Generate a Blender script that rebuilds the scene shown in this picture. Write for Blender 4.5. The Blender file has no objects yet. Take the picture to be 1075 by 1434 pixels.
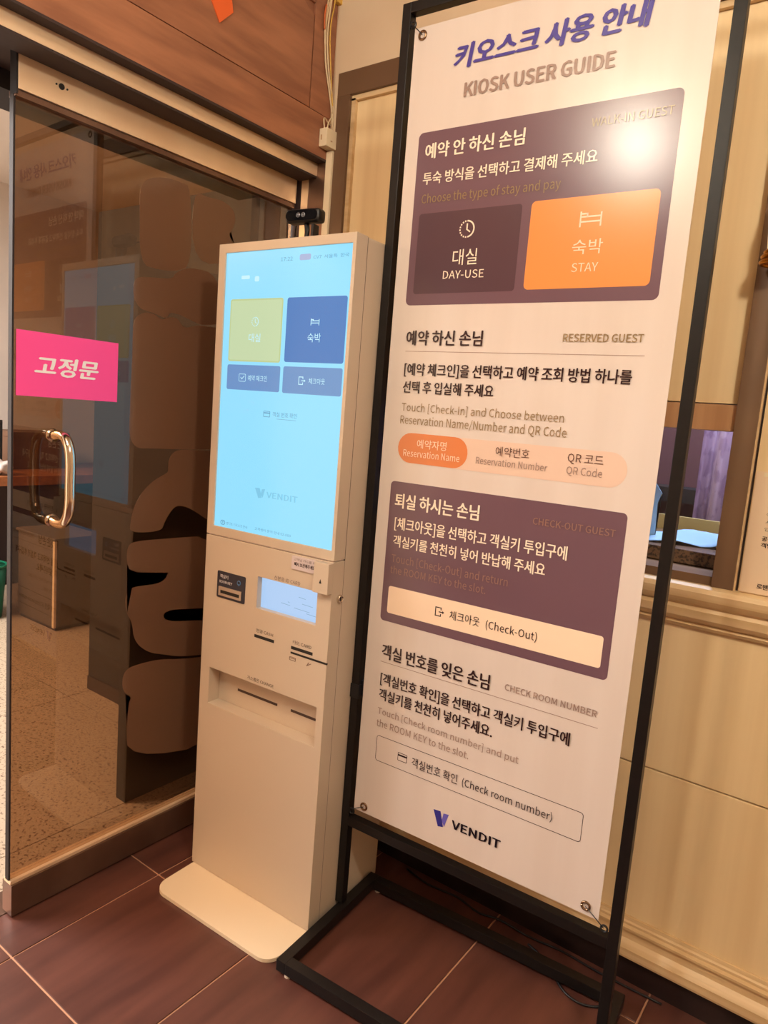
import bpy, bmesh, math, random
from mathutils import Vector, Matrix

SC = bpy.context.scene
COL = SC.collection
random.seed(7)

# ------------------------------------------------------------------ camera
F_PX = 983.6
cam_d = bpy.data.cameras.new('camera')
cam_d.sensor_fit = 'HORIZONTAL'
cam_d.sensor_width = 36.0
cam_d.lens = F_PX / 1075.0 * 36.0
cam_d.clip_start = 0.02
cam = bpy.data.objects.new('camera', cam_d)
COL.objects.link(cam)
cam.matrix_world = Matrix((
    (0.8029290, -0.1441061, 0.5783930, 1.6018681),
    (0.5908257, 0.0639164, -0.8042634, -1.7724102),
    (0.0789304, 0.9874959, 0.1364619, 1.3063357),
    (0, 0, 0, 1)))
SC.camera = cam

# ------------------------------------------------------------------ world, exposure
def lin(c):
    c = c / 255.0
    return c / 12.92 if c <= 0.04045 else ((c + 0.055) / 1.055) ** 2.4
def rgb(r, g, b): return (lin(r), lin(g), lin(b), 1.0)

w = bpy.data.worlds.new('world'); SC.world = w; w.use_nodes = True
w.node_tree.nodes['Background'].inputs[0].default_value = (1.0, 0.74, 0.5, 1)
w.node_tree.nodes['Background'].inputs[1].default_value = 0.3
SC.view_settings.view_transform = 'Standard'
SC.view_settings.look = 'None'
SC.view_settings.exposure = 0.0
SC.view_settings.gamma = 1.0
SC.view_settings.use_curve_mapping = False

# ------------------------------------------------------------------ large lights
def area(name, loc, rot, size, size_y, power, color, shape='RECTANGLE'):
    d = bpy.data.lights.new(name, 'AREA'); d.shape = shape
    d.size = size
    if shape == 'RECTANGLE': d.size_y = size_y
    d.energy = power; d.color = color
    o = bpy.data.objects.new(name, d); COL.objects.link(o)
    o.location = loc; o.rotation_euler = rot
    return o
WARM = (1.0, 0.925, 0.77)
area('lobby_fill_light', (2.6, -2.6, 2.52), (0, 0, 0), 1.4, 1.2, 8, WARM)  # added fill without a fitting, brightens the lobby
area('outer_hall_light', (-2.2, -2.2, 2.5), (0, 0, 0), 1.4, 1.6, 290, (1.0, 0.95, 0.91))
area('office_light', (1.3, 0.7, 2.3), (0, 0, 0), 0.8, 0.8, 60, (0.62, 0.75, 1.0))

# ------------------------------------------------------------------ materials
MATS = {}
def mat(name, col, rough=0.5, metal=0.0, spec=0.5, emit=None, es=1.0, coat=0.0):
    if name in MATS: return MATS[name]
    m = bpy.data.materials.new(name); m.use_nodes = True
    p = m.node_tree.nodes['Principled BSDF']
    p.inputs['Base Color'].default_value = rgb(*col)
    p.inputs['Roughness'].default_value = rough
    p.inputs['Metallic'].default_value = metal
    p.inputs['Specular IOR Level'].default_value = spec
    p.inputs['Coat Weight'].default_value = coat
    if emit:
        p.inputs['Emission Color'].default_value = rgb(*emit)
        p.inputs['Emission Strength'].default_value = es
    MATS[name] = m
    return m

def noise_mat(name, c1, c2, scale, rough=0.5, metal=0.0, detail=4.0, contrast=(0.35, 0.65), bump=0.0, spec=0.5, mode='NOISE', coat=0.0, rough2=None):
    """two colours mixed by stretched noise; optional bump"""
    m = mat(name, c1, rough, metal, spec, coat=coat)
    nt = m.node_tree; N = nt.nodes; L = nt.links
    p = N['Principled BSDF']
    tc = N.new('ShaderNodeTexCoord'); mp = N.new('ShaderNodeMapping')
    mp.inputs['Scale'].default_value = scale
    L.new(tc.outputs['Object'], mp.inputs['Vector'])
    if mode == 'NOISE':
        nz = N.new('ShaderNodeTexNoise'); nz.inputs['Scale'].default_value = 1.0
        nz.inputs['Detail'].default_value = detail
        fac = nz.outputs['Fac']
    else:
        nz = N.new('ShaderNodeTexVoronoi'); nz.inputs['Scale'].default_value = 1.0
        fac = nz.outputs['Distance']
    L.new(mp.outputs['Vector'], nz.inputs['Vector'])
    rp = N.new('ShaderNodeValToRGB')
    rp.color_ramp.elements[0].position = contrast[0]; rp.color_ramp.elements[0].color = rgb(*c1)
    rp.color_ramp.elements[1].position = contrast[1]; rp.color_ramp.elements[1].color = rgb(*c2)
    L.new(fac, rp.inputs['Fac']); L.new(rp.outputs['Color'], p.inputs['Base Color'])
    if bump:
        b = N.new('ShaderNodeBump'); b.inputs['Strength'].default_value = bump; b.inputs['Distance'].default_value = 0.002
        L.new(fac, b.inputs['Height']); L.new(b.outputs['Normal'], p.inputs['Normal'])
    if rough2 is not None:
        mr = N.new('ShaderNodeMapRange'); mr.inputs['To Min'].default_value = rough; mr.inputs['To Max'].default_value = rough2
        L.new(fac, mr.inputs['Value']); L.new(mr.outputs['Result'], p.inputs['Roughness'])
    return m

def emi(name, col, s=1.0):
    """a lit display surface: emits its own picture, with a slightly glossy cover"""
    if name in MATS: return MATS[name]
    return mat(name, (6, 6, 6), 0.25, 0, 0.4, emit=col, es=s)

M_PANEL = noise_mat('cream_laminate', (246, 220, 174), (230, 200, 152), (14, 14, 0.5), 0.42, spec=0.55, bump=0.08)
M_WALLP = noise_mat('cream_plaster', (226, 203, 172), (218, 192, 160), (3, 3, 3), 0.6)
M_MOULD = noise_mat('cream_moulding', (226, 196, 152), (205, 170, 122), (1.0, 40, 40), 0.38, spec=0.6)
M_BROWN = noise_mat('brown_frame_paint', (122, 92, 66), (98, 72, 52), (2, 2, 2), 0.45)
M_HEADW = noise_mat('light_brown_wood', (196, 150, 108), (176, 130, 90), (30, 30, 3), 0.45)
M_WOOD = noise_mat('reddish_wood', (168, 112, 82), (140, 90, 66), (4, 4, 30), 0.42, detail=8, spec=0.5, bump=0.03)
M_DARK = mat('dark_parts_and_shade', (52, 36, 34), 0.6)  # own colour of dark parts; painted shade on soffit and bar underside
M_BRASS = noise_mat('brushed_bronze_steel', (250, 224, 192), (240, 208, 172), (3, 5, 3), 0.36, 0.6, rough2=0.5)
M_STEEL = noise_mat('dull_brown_steel', (136, 108, 92), (112, 86, 74), (3, 5, 3), 0.4, 0.8)
M_TILE = noise_mat('dark_brown_tile', (98, 58, 48), (74, 42, 36), (18, 2.5, 6), 0.38, detail=8, contrast=(0.3, 0.7), spec=0.5, bump=0.05)
M_GROUT = mat('pale_grout', (188, 138, 108), 0.8)
M_BLACKP = noise_mat('black_stone', (26, 18, 20), (44, 32, 32), (10, 10, 10), 0.35)
M_GRAN = noise_mat('speckled_granite', (180, 162, 140), (104, 80, 64), (105, 105, 105), 0.35, detail=2, contrast=(0.55, 0.66))
M_GRANJ = mat('dark_joint', (70, 50, 44), 0.8)
M_WHITEW = noise_mat('white_wall_paint', (216, 208, 200), (208, 200, 192), (2, 2, 2), 0.7)
M_CEIL = noise_mat('ceiling_paint', (226, 208, 182), (220, 200, 172), (2, 2, 2), 0.7)
M_KIOSK = noise_mat('kiosk_cream_metal', (200, 182, 162), (196, 177, 156), (900, 900, 900), 0.4, detail=2, spec=0.5, bump=0.03)
M_KEDGE = mat('kiosk_plate_metal', (226, 206, 178), 0.4)
M_BLK = noise_mat('black_powder_coat', (17, 14, 14), (22, 18, 18), (60, 60, 60), 0.4, spec=0.35)
M_BLKPL = mat('black_plastic', (16, 17, 22), 0.4)
M_SLOT = mat('slot_black', (14, 12, 12), 0.6)
M_CHROME = mat('polished_chrome', (226, 214, 200), 0.14, 1.0)
M_GROM = mat('grommet_brass', (150, 122, 96), 0.25, 1.0)
M_PINK = mat('pink_card', (255, 78, 158), 0.5, emit=None)
M_WHITE = mat('white_print_and_highlight', (250, 240, 240), 0.5)  # sign lettering; on the kiosk seam a painted highlight
M_CREAMP = mat('cream_plastic', (232, 214, 182), 0.4)
M_CABLE = mat('cream_cable', (222, 196, 158), 0.5)
M_CABLEY = mat('yellow_cable', (216, 172, 78), 0.5)
M_CABLEO = mat('orange_cable', (206, 104, 52), 0.5)
M_ORANGE = mat('orange_ribbon', (236, 104, 48), 0.45)
M_CARDB = mat('cardboard', (112, 82, 62), 0.8)
M_GREEN = mat('green_plastic', (14, 96, 70), 0.4)
M_CAB = noise_mat('grey_cabinet_paint', (104, 92, 76), (94, 82, 66), (3, 3, 3), 0.5)
M_DESK = noise_mat('orange_wood_desk', (170, 106, 64), (144, 88, 52), (4, 30, 30), 0.45)
M_NIGHT = mat('dark_navy_panel', (20, 18, 26), 0.5)
M_PURPLE = noise_mat('mauve_curtain_cloth', (176, 150, 176), (150, 122, 152), (30, 30, 22), 0.7, contrast=(0.5, 0.58))
M_MAROON = mat('maroon_wall', (88, 54, 56), 0.55)
M_PAPERB = mat('pale_blue_paper', (150, 190, 224), 0.7)
M_YELLOW = mat('yellow_card', (206, 186, 120), 0.7)
M_NOTICE = mat('cream_paper', (232, 204, 172), 0.6)
M_COUNT = noise_mat('speckled_stone', (120, 92, 66), (60, 46, 38), (160, 160, 160), 0.35, contrast=(0.45, 0.6))
M_DECAL = mat('brown_film', (108, 77, 58), 0.08)
M_GOLD = mat('gold_ring', (196, 138, 62), 0.3, 1.0)

INK = dict(
    violet_ink=(76, 66, 150), taupe_ink=(158, 132, 122), khaki_ink=(150, 126, 92), cream_ink=(250, 234, 214),
    pale_ink=(250, 222, 196), dark_ink=(50, 32, 36), brown_ink=(104, 74, 66), umber_ink=(150, 114, 104),
    black_ink=(24, 18, 30), grey_ink=(110, 92, 92), white_ink=(224, 222, 226),
    plum=(108, 80, 92), plum_dark=(82, 58, 68), orange=(240, 148, 80), orange_pill=(218, 128, 76), pill=(226, 196, 178),
    vinyl=(238, 218, 204), logo_blue=(52, 50, 140), logo_violet=(104, 96, 190))
def ink(n):
    return mat('print_' + n, INK[n], 0.24, 0, 0.5)
SCR = dict(screen_bg=(146, 224, 255), screen_grey=(98, 160, 196), screen_white=(196, 242, 255), screen_mist=(124, 200, 232),
           ui_yellow=(196, 216, 172), ui_blue=(62, 122, 190), ui_slate=(102, 148, 200), ui_red=(160, 176, 214), ui_rim=(190, 206, 150))
def scr(n): return emi('display_' + n, SCR[n])

# tinted bronze glass: transparent tint plus Schlick reflection
def glass_mat(name, tint, rmin=0.05):
    m = bpy.data.materials.new(name); m.use_nodes = True
    nt = m.node_tree; N = nt.nodes; L = nt.links; N.clear()
    out = N.new('ShaderNodeOutputMaterial'); mix = N.new('ShaderNodeMixShader')
    tr = N.new('ShaderNodeBsdfTransparent'); tr.inputs[0].default_value = (*tint, 1)
    gl = N.new('ShaderNodeBsdfGlossy'); gl.inputs['Roughness'].default_value = 0.0; gl.inputs[0].default_value = (1, 1, 1, 1)
    geo = N.new('ShaderNodeNewGeometry')
    dot = N.new('ShaderNodeVectorMath'); dot.operation = 'DOT_PRODUCT'
    L.new(geo.outputs['Incoming'], dot.inputs[0]); L.new(geo.outputs['Normal'], dot.inputs[1])
    ab = N.new('ShaderNodeMath'); ab.operation = 'ABSOLUTE'; L.new(dot.outputs['Value'], ab.inputs[0])
    om = N.new('ShaderNodeMath'); om.operation = 'SUBTRACT'; om.inputs[0].default_value = 1.0; L.new(ab.outputs[0], om.inputs[1])
    pw = N.new('ShaderNodeMath'); pw.operation = 'POWER'; pw.inputs[1].default_value = 5.0; L.new(om.outputs[0], pw.inputs[0])
    ma = N.new('ShaderNodeMath'); ma.operation = 'MULTIPLY_ADD'; ma.inputs[1].default_value = 1 - rmin; ma.inputs[2].default_value = rmin
    L.new(pw.outputs[0], ma.inputs[0]); L.new(ma.outputs[0], mix.inputs[0])
    L.new(tr.outputs[0], mix.inputs[1]); L.new(gl.outputs[0], mix.inputs[2]); L.new(mix.outputs[0], out.inputs[0])
    MATS[name] = m
    return m
M_GLASS = glass_mat('bronze_tinted_glass', (0.57, 0.43, 0.31), 0.052)
M_CLEAR = glass_mat('clear_window_glass', (0.96, 0.96, 0.96), 0.04)

# ------------------------------------------------------------------ mesh helpers
def link(name, bm, m, parent=None, smooth=False, loc=None, rot=None):
    me = bpy.data.meshes.new(name)
    bmesh.ops.recalc_face_normals(bm, faces=bm.faces)
    bm.to_mesh(me); bm.free()
    if smooth:
        for p in me.polygons: p.use_smooth = True
    me.materials.append(m)
    o = bpy.data.objects.new(name, me); COL.objects.link(o)
    if parent: o.parent = parent
    if loc: o.location = loc
    if rot: o.rotation_euler = rot
    return o

def add_box(bm, lo, hi, bevel=0.0, seg=2):
    lo = Vector(lo); hi = Vector(hi)
    r = bmesh.ops.create_cube(bm, size=1.0)
    vs = r['verts']
    for v in vs:
        v.co = Vector([(lo[i] + hi[i]) / 2 + v.co[i] * (hi[i] - lo[i]) for i in range(3)])
    if bevel:
        es = list({e for v in vs for e in v.link_edges})
        bmesh.ops.bevel(bm, geom=es, offset=bevel, segments=seg, profile=0.7, affect='EDGES')
    return bm
def box(name, lo, hi, m, parent=None, bevel=0.0, seg=2):
    """box with its origin at its own base centre"""
    c = Vector(((lo[0] + hi[0]) / 2, (lo[1] + hi[1]) / 2, lo[2]))
    bm = bmesh.new()
    add_box(bm, Vector(lo) - c, Vector(hi) - c, bevel, seg)
    return link(name, bm, m, parent, loc=c)

def rounded(u0, u1, v0, v1, r, n=5):
    """outline of a rounded rectangle, counter clockwise"""
    r = min(r, (u1 - u0) / 2, (v1 - v0) / 2)
    pts = []
    for cx, cy, a0 in ((u1 - r, v0 + r, -90), (u1 - r, v1 - r, 0), (u0 + r, v1 - r, 90), (u0 + r, v0 + r, 180)):
        for k in range(n + 1):
            a = math.radians(a0 + 90 * k / n)
            pts.append((cx + r * math.cos(a), cy + r * math.sin(a)))
    return pts
def prism(bm, pts, d0, d1, axes='XZY'):
    """extrude an outline in the plane axes[0],axes[1] between d0 and d1 on axes[2]"""
    ix = ['XYZ'.index(a) for a in axes]
    def P(p, d):
        v = [0, 0, 0]; v[ix[0]] = p[0]; v[ix[1]] = p[1]; v[ix[2]] = d
        return bm.verts.new(v)
    A = [P(p, d0) for p in pts]; B = [P(p, d1) for p in pts]
    f1 = bm.faces.new(A); f2 = bm.faces.new(B[::-1])
    n = len(pts)
    for i in range(n): bm.faces.new((A[i], A[(i + 1) % n], B[(i + 1) % n], B[i]))
    bmesh.ops.triangulate(bm, faces=[f1, f2])
    return bm
def ring_outline(bm, u0, u1, v0, v1, r, t, d0, d1, axes='XZY'):
    """a thin rounded rectangular frame"""
    ix = ['XYZ'.index(a) for a in axes]
    O_ = rounded(u0, u1, v0, v1, r, 5); I_ = rounded(u0 + t, u1 - t, v0 + t, v1 - t, max(r - t, 1e-5), 5)
    def P(p, d):
        v = [0, 0, 0]; v[ix[0]] = p[0]; v[ix[1]] = p[1]; v[ix[2]] = d
        return bm.verts.new(v)
    oa = [P(p, d0) for p in O_]; ia = [P(p, d0) for p in I_]; ob = [P(p, d1) for p in O_]; ib = [P(p, d1) for p in I_]
    n = len(O_)
    for i in range(n):
        j = (i + 1) % n
        bm.faces.new((oa[i], oa[j], ia[j], ia[i])); bm.faces.new((ob[j], ob[i], ib[i], ib[j]))
        bm.faces.new((oa[j], oa[i], ob[i], ob[j])); bm.faces.new((ia[i], ia[j], ib[j], ib[i]))
def tube(bm, pts, r, n=10, closed=False):
    """a round tube along a smooth path"""
    pts = [Vector(p) for p in pts]
    rings = []
    N = len(pts)
    up = Vector((0.13, 0.31, 0.94)).normalized()
    for i, p in enumerate(pts):
        if closed: t = (pts[(i + 1) % N] - pts[i - 1])
        else: t = (pts[min(i + 1, N - 1)] - pts[max(i - 1, 0)])
        t.normalize()
        a = t.cross(up)
        if a.length < 1e-3: a = t.cross(Vector((1, 0, 0)))
        a.normalize(); b = t.cross(a)
        rings.append([bm.verts.new(p + a * r * math.cos(2 * math.pi * k / n) + b * r * math.sin(2 * math.pi * k / n)) for k in range(n)])
    last = N if closed else N - 1
    for i in range(last):
        A = rings[i]; B = rings[(i + 1) % N]
        for k in range(n): bm.faces.new((A[k], A[(k + 1) % n], B[(k + 1) % n], B[k]))
    if not closed:
        bm.faces.new(rings[0][::-1]); bm.faces.new(rings[-1])
def spline(pts, sub=6):
    pts = [Vector(p) for p in pts]; out = []
    for i in range(len(pts) - 1):
        p0 = pts[max(i - 1, 0)]; p1 = pts[i]; p2 = pts[i + 1]; p3 = pts[min(i + 2, len(pts) - 1)]
        for k in range(sub):
            t = k / sub
            out.append(0.5 * ((2 * p1) + (p2 - p0) * t + (2 * p0 - 5 * p1 + 4 * p2 - p3) * t * t + (3 * p1 - p0 - 3 * p2 + p3) * t ** 3))
    out.append(pts[-1])
    return out
def cyl(bm, c, r, h, axis='Z', n=24, r2=None):
    c = Vector(c); r2 = r if r2 is None else r2
    A = []; B = []
    for k in range(n):
        a = 2 * math.pi * k / n; ca, sa = math.cos(a), math.sin(a)
        if axis == 'Z': A.append(bm.verts.new(c + Vector((r * ca, r * sa, 0)))); B.append(bm.verts.new(c + Vector((r2 * ca, r2 * sa, h))))
        if axis == 'Y': A.append(bm.verts.new(c + Vector((r * ca, 0, r * sa)))); B.append(bm.verts.new(c + Vector((r2 * ca, h, r2 * sa))))
        if axis == 'X': A.append(bm.verts.new(c + Vector((0, r * ca, r * sa)))); B.append(bm.verts.new(c + Vector((h, r2 * ca, r2 * sa))))
    bm.faces.new(A[::-1]); bm.faces.new(B)
    for k in range(n): bm.faces.new((A[k], A[(k + 1) % n], B[(k + 1) % n], B[k]))
def torus(bm, c, R, r, axis='Y', n=24, m=10):
    pts = []
    for k in range(n):
        a = 2 * math.pi * k / n; ca, sa = R * math.cos(a), R * math.sin(a)
        pts.append(Vector(c) + (Vector((ca, 0, sa)) if axis == 'Y' else Vector((0, ca, sa)) if axis == 'X' else Vector((ca, sa, 0))))
    tube(bm, pts, r, m, True)

def empty(name, loc, rz=0.0):
    o = bpy.data.objects.new(name, None); COL.objects.link(o)
    o.empty_display_size = 0.1
    o.location = loc; o.rotation_euler = (0, 0, rz)
    return o
def tag(o, label, cat, group=None):
    o['label'] = label; o['category'] = cat
    if group: o['group'] = group
    return o
def struct(o, label=None):
    o['kind'] = 'structure'
    if label: o['label'] = label
    return o

# text as thin printed geometry
TXT_CACHE = {}
SANS = None
try:   # Blender's own bundled sans face; its built-in face otherwise
    import os
    SANS = bpy.data.fonts.load(os.path.join(bpy.utils.system_resource('DATAFILES'), 'fonts', 'Noto Sans CJK Regular.woff2'))
except Exception:
    SANS = None
def glyphs(body, bold):
    key = (body, bold)
    if key in TXT_CACHE: return TXT_CACHE[key]
    c = bpy.data.curves.new('lettering', 'FONT'); c.body = body; c.resolution_u = 2
    if SANS: c.font = SANS
    o = bpy.data.objects.new('lettering', c); COL.objects.link(o)
    bpy.context.view_layer.update()
    me = bpy.data.meshes.new_from_object(o.evaluated_get(bpy.context.evaluated_depsgraph_get()))
    vs = [tuple(v.co) for v in me.vertices]; fs = [tuple(p.vertices) for p in me.polygons]
    bpy.data.objects.remove(o); bpy.data.curves.remove(c); bpy.data.meshes.remove(me)
    TXT_CACHE[key] = (vs, fs)
    return vs, fs
def is_hangul(s): return any(ord(ch) > 0x1100 for ch in s)
def ext(ref):
    vs, fs = glyphs(ref, 0.0)
    return min(v[1] for v in vs), max(v[1] for v in vs)
def text_to(bm, body, u0, u1, v0, v1, bold=0.0, shear=0.0, place=None):
    """fit the text between u0..u1; v0..v1 is the height of its tall letters"""
    vs, fs = glyphs(body, 0.0)
    x0 = min(v[0] for v in vs); x1 = max(v[0] for v in vs)
    y0, y1 = ext('가나' if is_hangul(body) else 'H')
    sy = (v1 - v0) / (y1 - y0)
    w_ = (u1 - u0) - shear * (v1 - v0)
    sx = w_ / (x1 - x0)
    k = min(bold * 1.6, 0.055) * (v1 - v0)          # embolden by printing the strokes again a hair to each side
    moves = [(0, 0)] + ([(k, 0), (-k, 0), (0, k * .5), (0, -k * .5)] if k > 1e-5 and bold > 0.006 else [])
    nrm = (place(1, 0) - place(0, 0)).cross(place(0, 1) - place(0, 0)).normalized()
    for n_, (dx, dz) in enumerate(moves):
        new = []
        for v in vs:
            yy = (v[1] - y0) * sy + dz
            new.append(bm.verts.new(place(u0 + (v[0] - x0) * sx + shear * yy + dx, v0 + yy) + nrm * 0.00003 * n_))
        for f in fs:
            try: bm.faces.new([new[i] for i in f])
            except ValueError: pass

def flat(name, m, parent, build):
    bm = bmesh.new(); build(bm)
    return link(name, bm, m, parent)
def text_obj(name, m, parent, rows, depth, shift=None):
    """each row of text is its own thin print on a local XZ plane facing -Y, at y = depth"""
    for r in rows:
        bm = bmesh.new()
        text_to(bm, *r, place=lambda a, b: Vector((a, depth, b)))
        me = bpy.data.meshes.new(name); bm.to_mesh(me); bm.free(); me.materials.append(m)
        o = bpy.data.objects.new(name, me); COL.objects.link(o); o.parent = parent
        if shift: o.location = shift

# ================================================================== STRUCTURE
WY = -0.12          # face of the right wall
# ---- lobby floor: dark tiles on a grout bed
floor = struct(box('floor', (-0.03, -4.2, -0.04), (4.2, WY + 0.02, -0.0025), M_GROUT), 'dark brown tiled lobby floor with pale grout')
xs = [-0.03] + [0.12 + 0.3965 * k for k in range(0, 10)]
ys = [WY + 0.018] + [-0.24 - 0.4 * k for k in range(0, 10)]
tile_cache = {}
G = 0.0022
fz = -0.04
for i in range(len(xs) - 1):
    for j in range(len(ys) - 1):
        a0, a1 = xs[i] + G, xs[i + 1] - G; b1, b0 = ys[j] - G, ys[j + 1] + G
        key = (round(a1 - a0, 4), round(b1 - b0, 4))
        if key not in tile_cache:
            bm = bmesh.new(); add_box(bm, (-key[0] / 2, -key[1] / 2, 0.0), (key[0] / 2, key[1] / 2, 0.008), 0.0008, 1)
            me = bpy.data.meshes.new('tile'); bmesh.ops.recalc_face_normals(bm, faces=bm.faces); bm.to_mesh(me); bm.free(); me.materials.append(M_TILE)
            tile_cache[key] = me
        o = bpy.data.objects.new('tile', tile_cache[key]); COL.objects.link(o); o.parent = floor
        fo = floor.location
        o.location = ((a0 + a1) / 2 - fo.x, (b0 + b1) / 2 - fo.y, -0.008 - fo.z)
# ---- granite floor beyond the door
gran = struct(box('floor_hall', (-4.2, -4.2, -0.04), (-0.115, 1.6, -0.002), M_GRANJ), 'pale speckled granite slab floor beyond the glass door')
gx = [-0.115, -0.252, -1.13, -2.01, -2.89, -3.77, -4.2]; gy = [1.6, 0.69, -0.19, -1.07, -1.95, -2.83, -3.71, -4.2]
for i in range(len(gx) - 1):
    for j in range(len(gy) - 1):
        o = box('slab', (gx[i + 1] + 0.0015, gy[j + 1] + 0.0015, -0.008), (gx[i] - 0.0015, gy[j] - 0.0015, 0.0), M_GRAN)
        o.parent = gran; o.location = o.location - gran.location
struct(box('trim_1', (-0.115, -4.2, -0.04), (-0.03, WY, 0.001), M_STEEL), 'dull metal threshold strip under the glass door')

# ---- right wall: plinth, moulding, wainscot panels, rail, frames
wall_r = empty('wall_right', (0.107, WY, 0)); struct(wall_r, 'cream panelled wall with brown framing and a service window')
XR = 3.2
def rp(name, lo, hi, m, bevel=0.0):
    o = box(name, lo, hi, m, None, bevel)
    o.parent = wall_r; o.location = o.location - wall_r.location
    return o
rp('plinth', (0.107, WY - 0.012, 0.0), (XR, 0.0, 0.068), M_BLACKP)
def profile(name, pts, x0, x1, m):
    bm = bmesh.new()
    prism(bm, [(y, z) for y, z in pts], x0, x1, 'YZX')
    o = link(name, bm, m, wall_r); o.location = -wall_r.location
    return o
base = profile('base_moulding', [(WY + .02, .068), (WY - .026, .068), (WY - .028, .074), (WY - .028, .092), (WY - .022, .099), (WY - .016, .104), (WY - .012, .108), (WY - .012, .128),
        (WY - .017, .131), (WY - .017, .137), (WY - .010, .141), (WY - .010, .147), (WY - .006, .150), (WY - .004, .158), (WY + .02, .158)], 0.107, XR, M_MOULD)
rp('lower_panel', (0.107, WY + 0.002, 0.158), (XR, WY + 0.02, 0.5355), M_PANEL, 0.0015)
rp('middle_panel', (0.107, WY + 0.002, 0.539), (XR, WY + 0.02, 0.905), M_PANEL, 0.0015)
rp('panel_backing', (0.107, WY + 0.01, 0.07), (XR, WY + 0.06, 0.99), M_DARK)
rail = profile('chair_rail', [(WY + .02, .892), (WY - .006, .892), (WY - .010, .899), (WY - .006, .904), (WY - .014, .909), (WY - .020, .918), (WY - .022, .936), (WY - .017, .944),
        (WY - .024, .950), (WY - .030, .962), (WY - .032, .978), (WY - .026, .988), (WY - .012, .992), (WY + .12, .992), (WY + .12, .94), (WY + .02, .94)], 0.107, XR, M_MOULD)
# upper wall
rp('beam', (0.130, WY - 0.004, 2.212), (XR, WY + 0.1, 2.277), M_BROWN, 0.002)
rp('top_panel', (0.107, WY, 2.277), (XR, WY + 0.1, 2.58), M_WALLP)
rp('corner_post', (0.130, WY - 0.004, 0.992), (0.178, WY + 0.1, 2.212), M_BROWN, 0.002)
rp('inner_strip', (0.178, WY + 0.006, 0.992), (0.192, WY + 0.1, 2.204), M_MOULD)
rp('inner_strip', (0.178, WY + 0.006, 2.198), (1.31, WY + 0.1, 2.212), M_MOULD)
rp('upper_panel', (0.192, WY + 0.018, 1.389), (1.31, WY + 0.1, 2.198), M_PANEL)
rp('upper_panel', (0.192, WY + 0.018, 0.992), (0.66, WY + 0.1, 1.389), M_PANEL)
rp('corner_fill', (0.107, WY, 0.0), (0.130, WY + 0.1, 2.277), M_WALLP)
rp('window_head', (0.66, WY + 0.008, 1.330), (1.31, WY + 0.1, 1.386), M_HEADW, 0.001)
rp('window_jamb', (0.66, WY + 0.008, 0.992), (0.70, WY + 0.1, 1.33), M_BROWN, 0.001)
rp('window_post', (1.31, WY - 0.006, 0.992), (1.354, WY + 0.1, 2.212), M_BROWN, 0.001)
rp('post_edge', (1.354, WY - 0.002, 0.992), (1.358, WY + 0.1, 2.212), M_MOULD)
rp('post_groove', (1.358, WY + 0.006, 0.992), (1.363, WY + 0.1, 2.212), M_DARK)
rp('side_panel', (1.363, WY + 0.0, 0.992), (XR, WY + 0.1, 2.212), M_PANEL)
rp('window_sill', (0.70, WY + 0.004, 0.992), (1.31, WY + 0.1, 1.012), M_BROWN)
for o in wall_r.children:
    pass
win = struct(box('window_1', (0.70, WY + 0.075, 1.05), (1.31, WY + 0.079, 1.33), M_CLEAR), 'clear service window pane above the counter')

# ---- wood spandrel above the glass door (left wall)
span = empty('wall_left', (0.107, -0.12, 2.04)); struct(span, 'reddish wood panelled wall over the glass door')
def sp(name, lo, hi, m, bevel=0.0):
    o = box(name, lo, hi, m, None, bevel)
    o.parent = span; o.location = o.location - span.location
    return o
sp('backing_board', (-0.02, -4.2, 2.04), (0.100, -0.12, 2.58), M_WOOD)
sp('bottom_board', (0.098, -4.2, 2.04), (0.107, -0.12, 2.154), M_WOOD, 0.0012)
sp('stile_board', (0.098, -0.212, 2.1555), (0.107, -0.12, 2.58), M_WOOD, 0.0012)
sp('top_board', (0.098, -4.2, 2.43), (0.107, -0.214, 2.58), M_WOOD, 0.0012)
bm = bmesh.new()
prism(bm, [(-1.6, 2.156), (-0.217, 2.156), (-0.217, 2.398), (-0.24, 2.405), (-0.275, 2.425), (-1.6, 2.425)], 0.098, 0.1075, 'YZX')
o = link('raised_panel', bm, M_WOOD, span); o.location = -span.location
bm = bmesh.new()
prism(bm, [(-4.2, 2.156), (-1.605, 2.156), (-1.605, 2.425), (-4.2, 2.425)], 0.098, 0.1075, 'YZX')
o = link('raised_panel', bm, M_WOOD, span); o.location = -span.location
sp('unseen_wall_board', (-0.02, -4.2, 0.0), (0.10, -1.95, 2.04), M_WOOD)  # out of view, added to hold back light from the hall
sp('soffit_shade', (-0.02, -4.2, 2.034), (0.107, -0.12, 2.04), M_DARK)  # dark sheet paints the shade beneath the wood panel

# ---- steel door frame
fr = empty('trim_2', (0.0, -0.12, 0)); struct(fr, 'brushed bronze steel frame around the glass door')
def fp(name, lo, hi, m, bevel=0.0):
    o = box(name, lo, hi, m, None, bevel)
    o.parent = fr; o.location = o.location - fr.location
    return o
fp('header_bar', (0.0, -1.95, 1.999), (0.073, -0.128, 2.034), M_BRASS, 0.001)
fp('bar_underside_shade', (0.0, -1.95, 1.9935), (0.072, -0.128, 1.999), M_DARK)  # dark slab paints the shade below the header bar
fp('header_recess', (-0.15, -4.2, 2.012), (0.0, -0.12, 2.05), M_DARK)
fp('jamb', (-0.15, -0.126, 0.0), (0.012, -0.10, 2.012), M_DARK)
fp('jamb', (0.012, -0.128, 0.0), (0.040, -0.10, 2.034), M_BRASS, 0.001)
fp('jamb', (0.0415, -0.128, 0.0), (0.107, -0.10, 2.034), M_STEEL, 0.001)
fp('transom', (-0.28, -4.2, 1.97), (-0.15, -0.12, 2.05), M_NIGHT)

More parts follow.
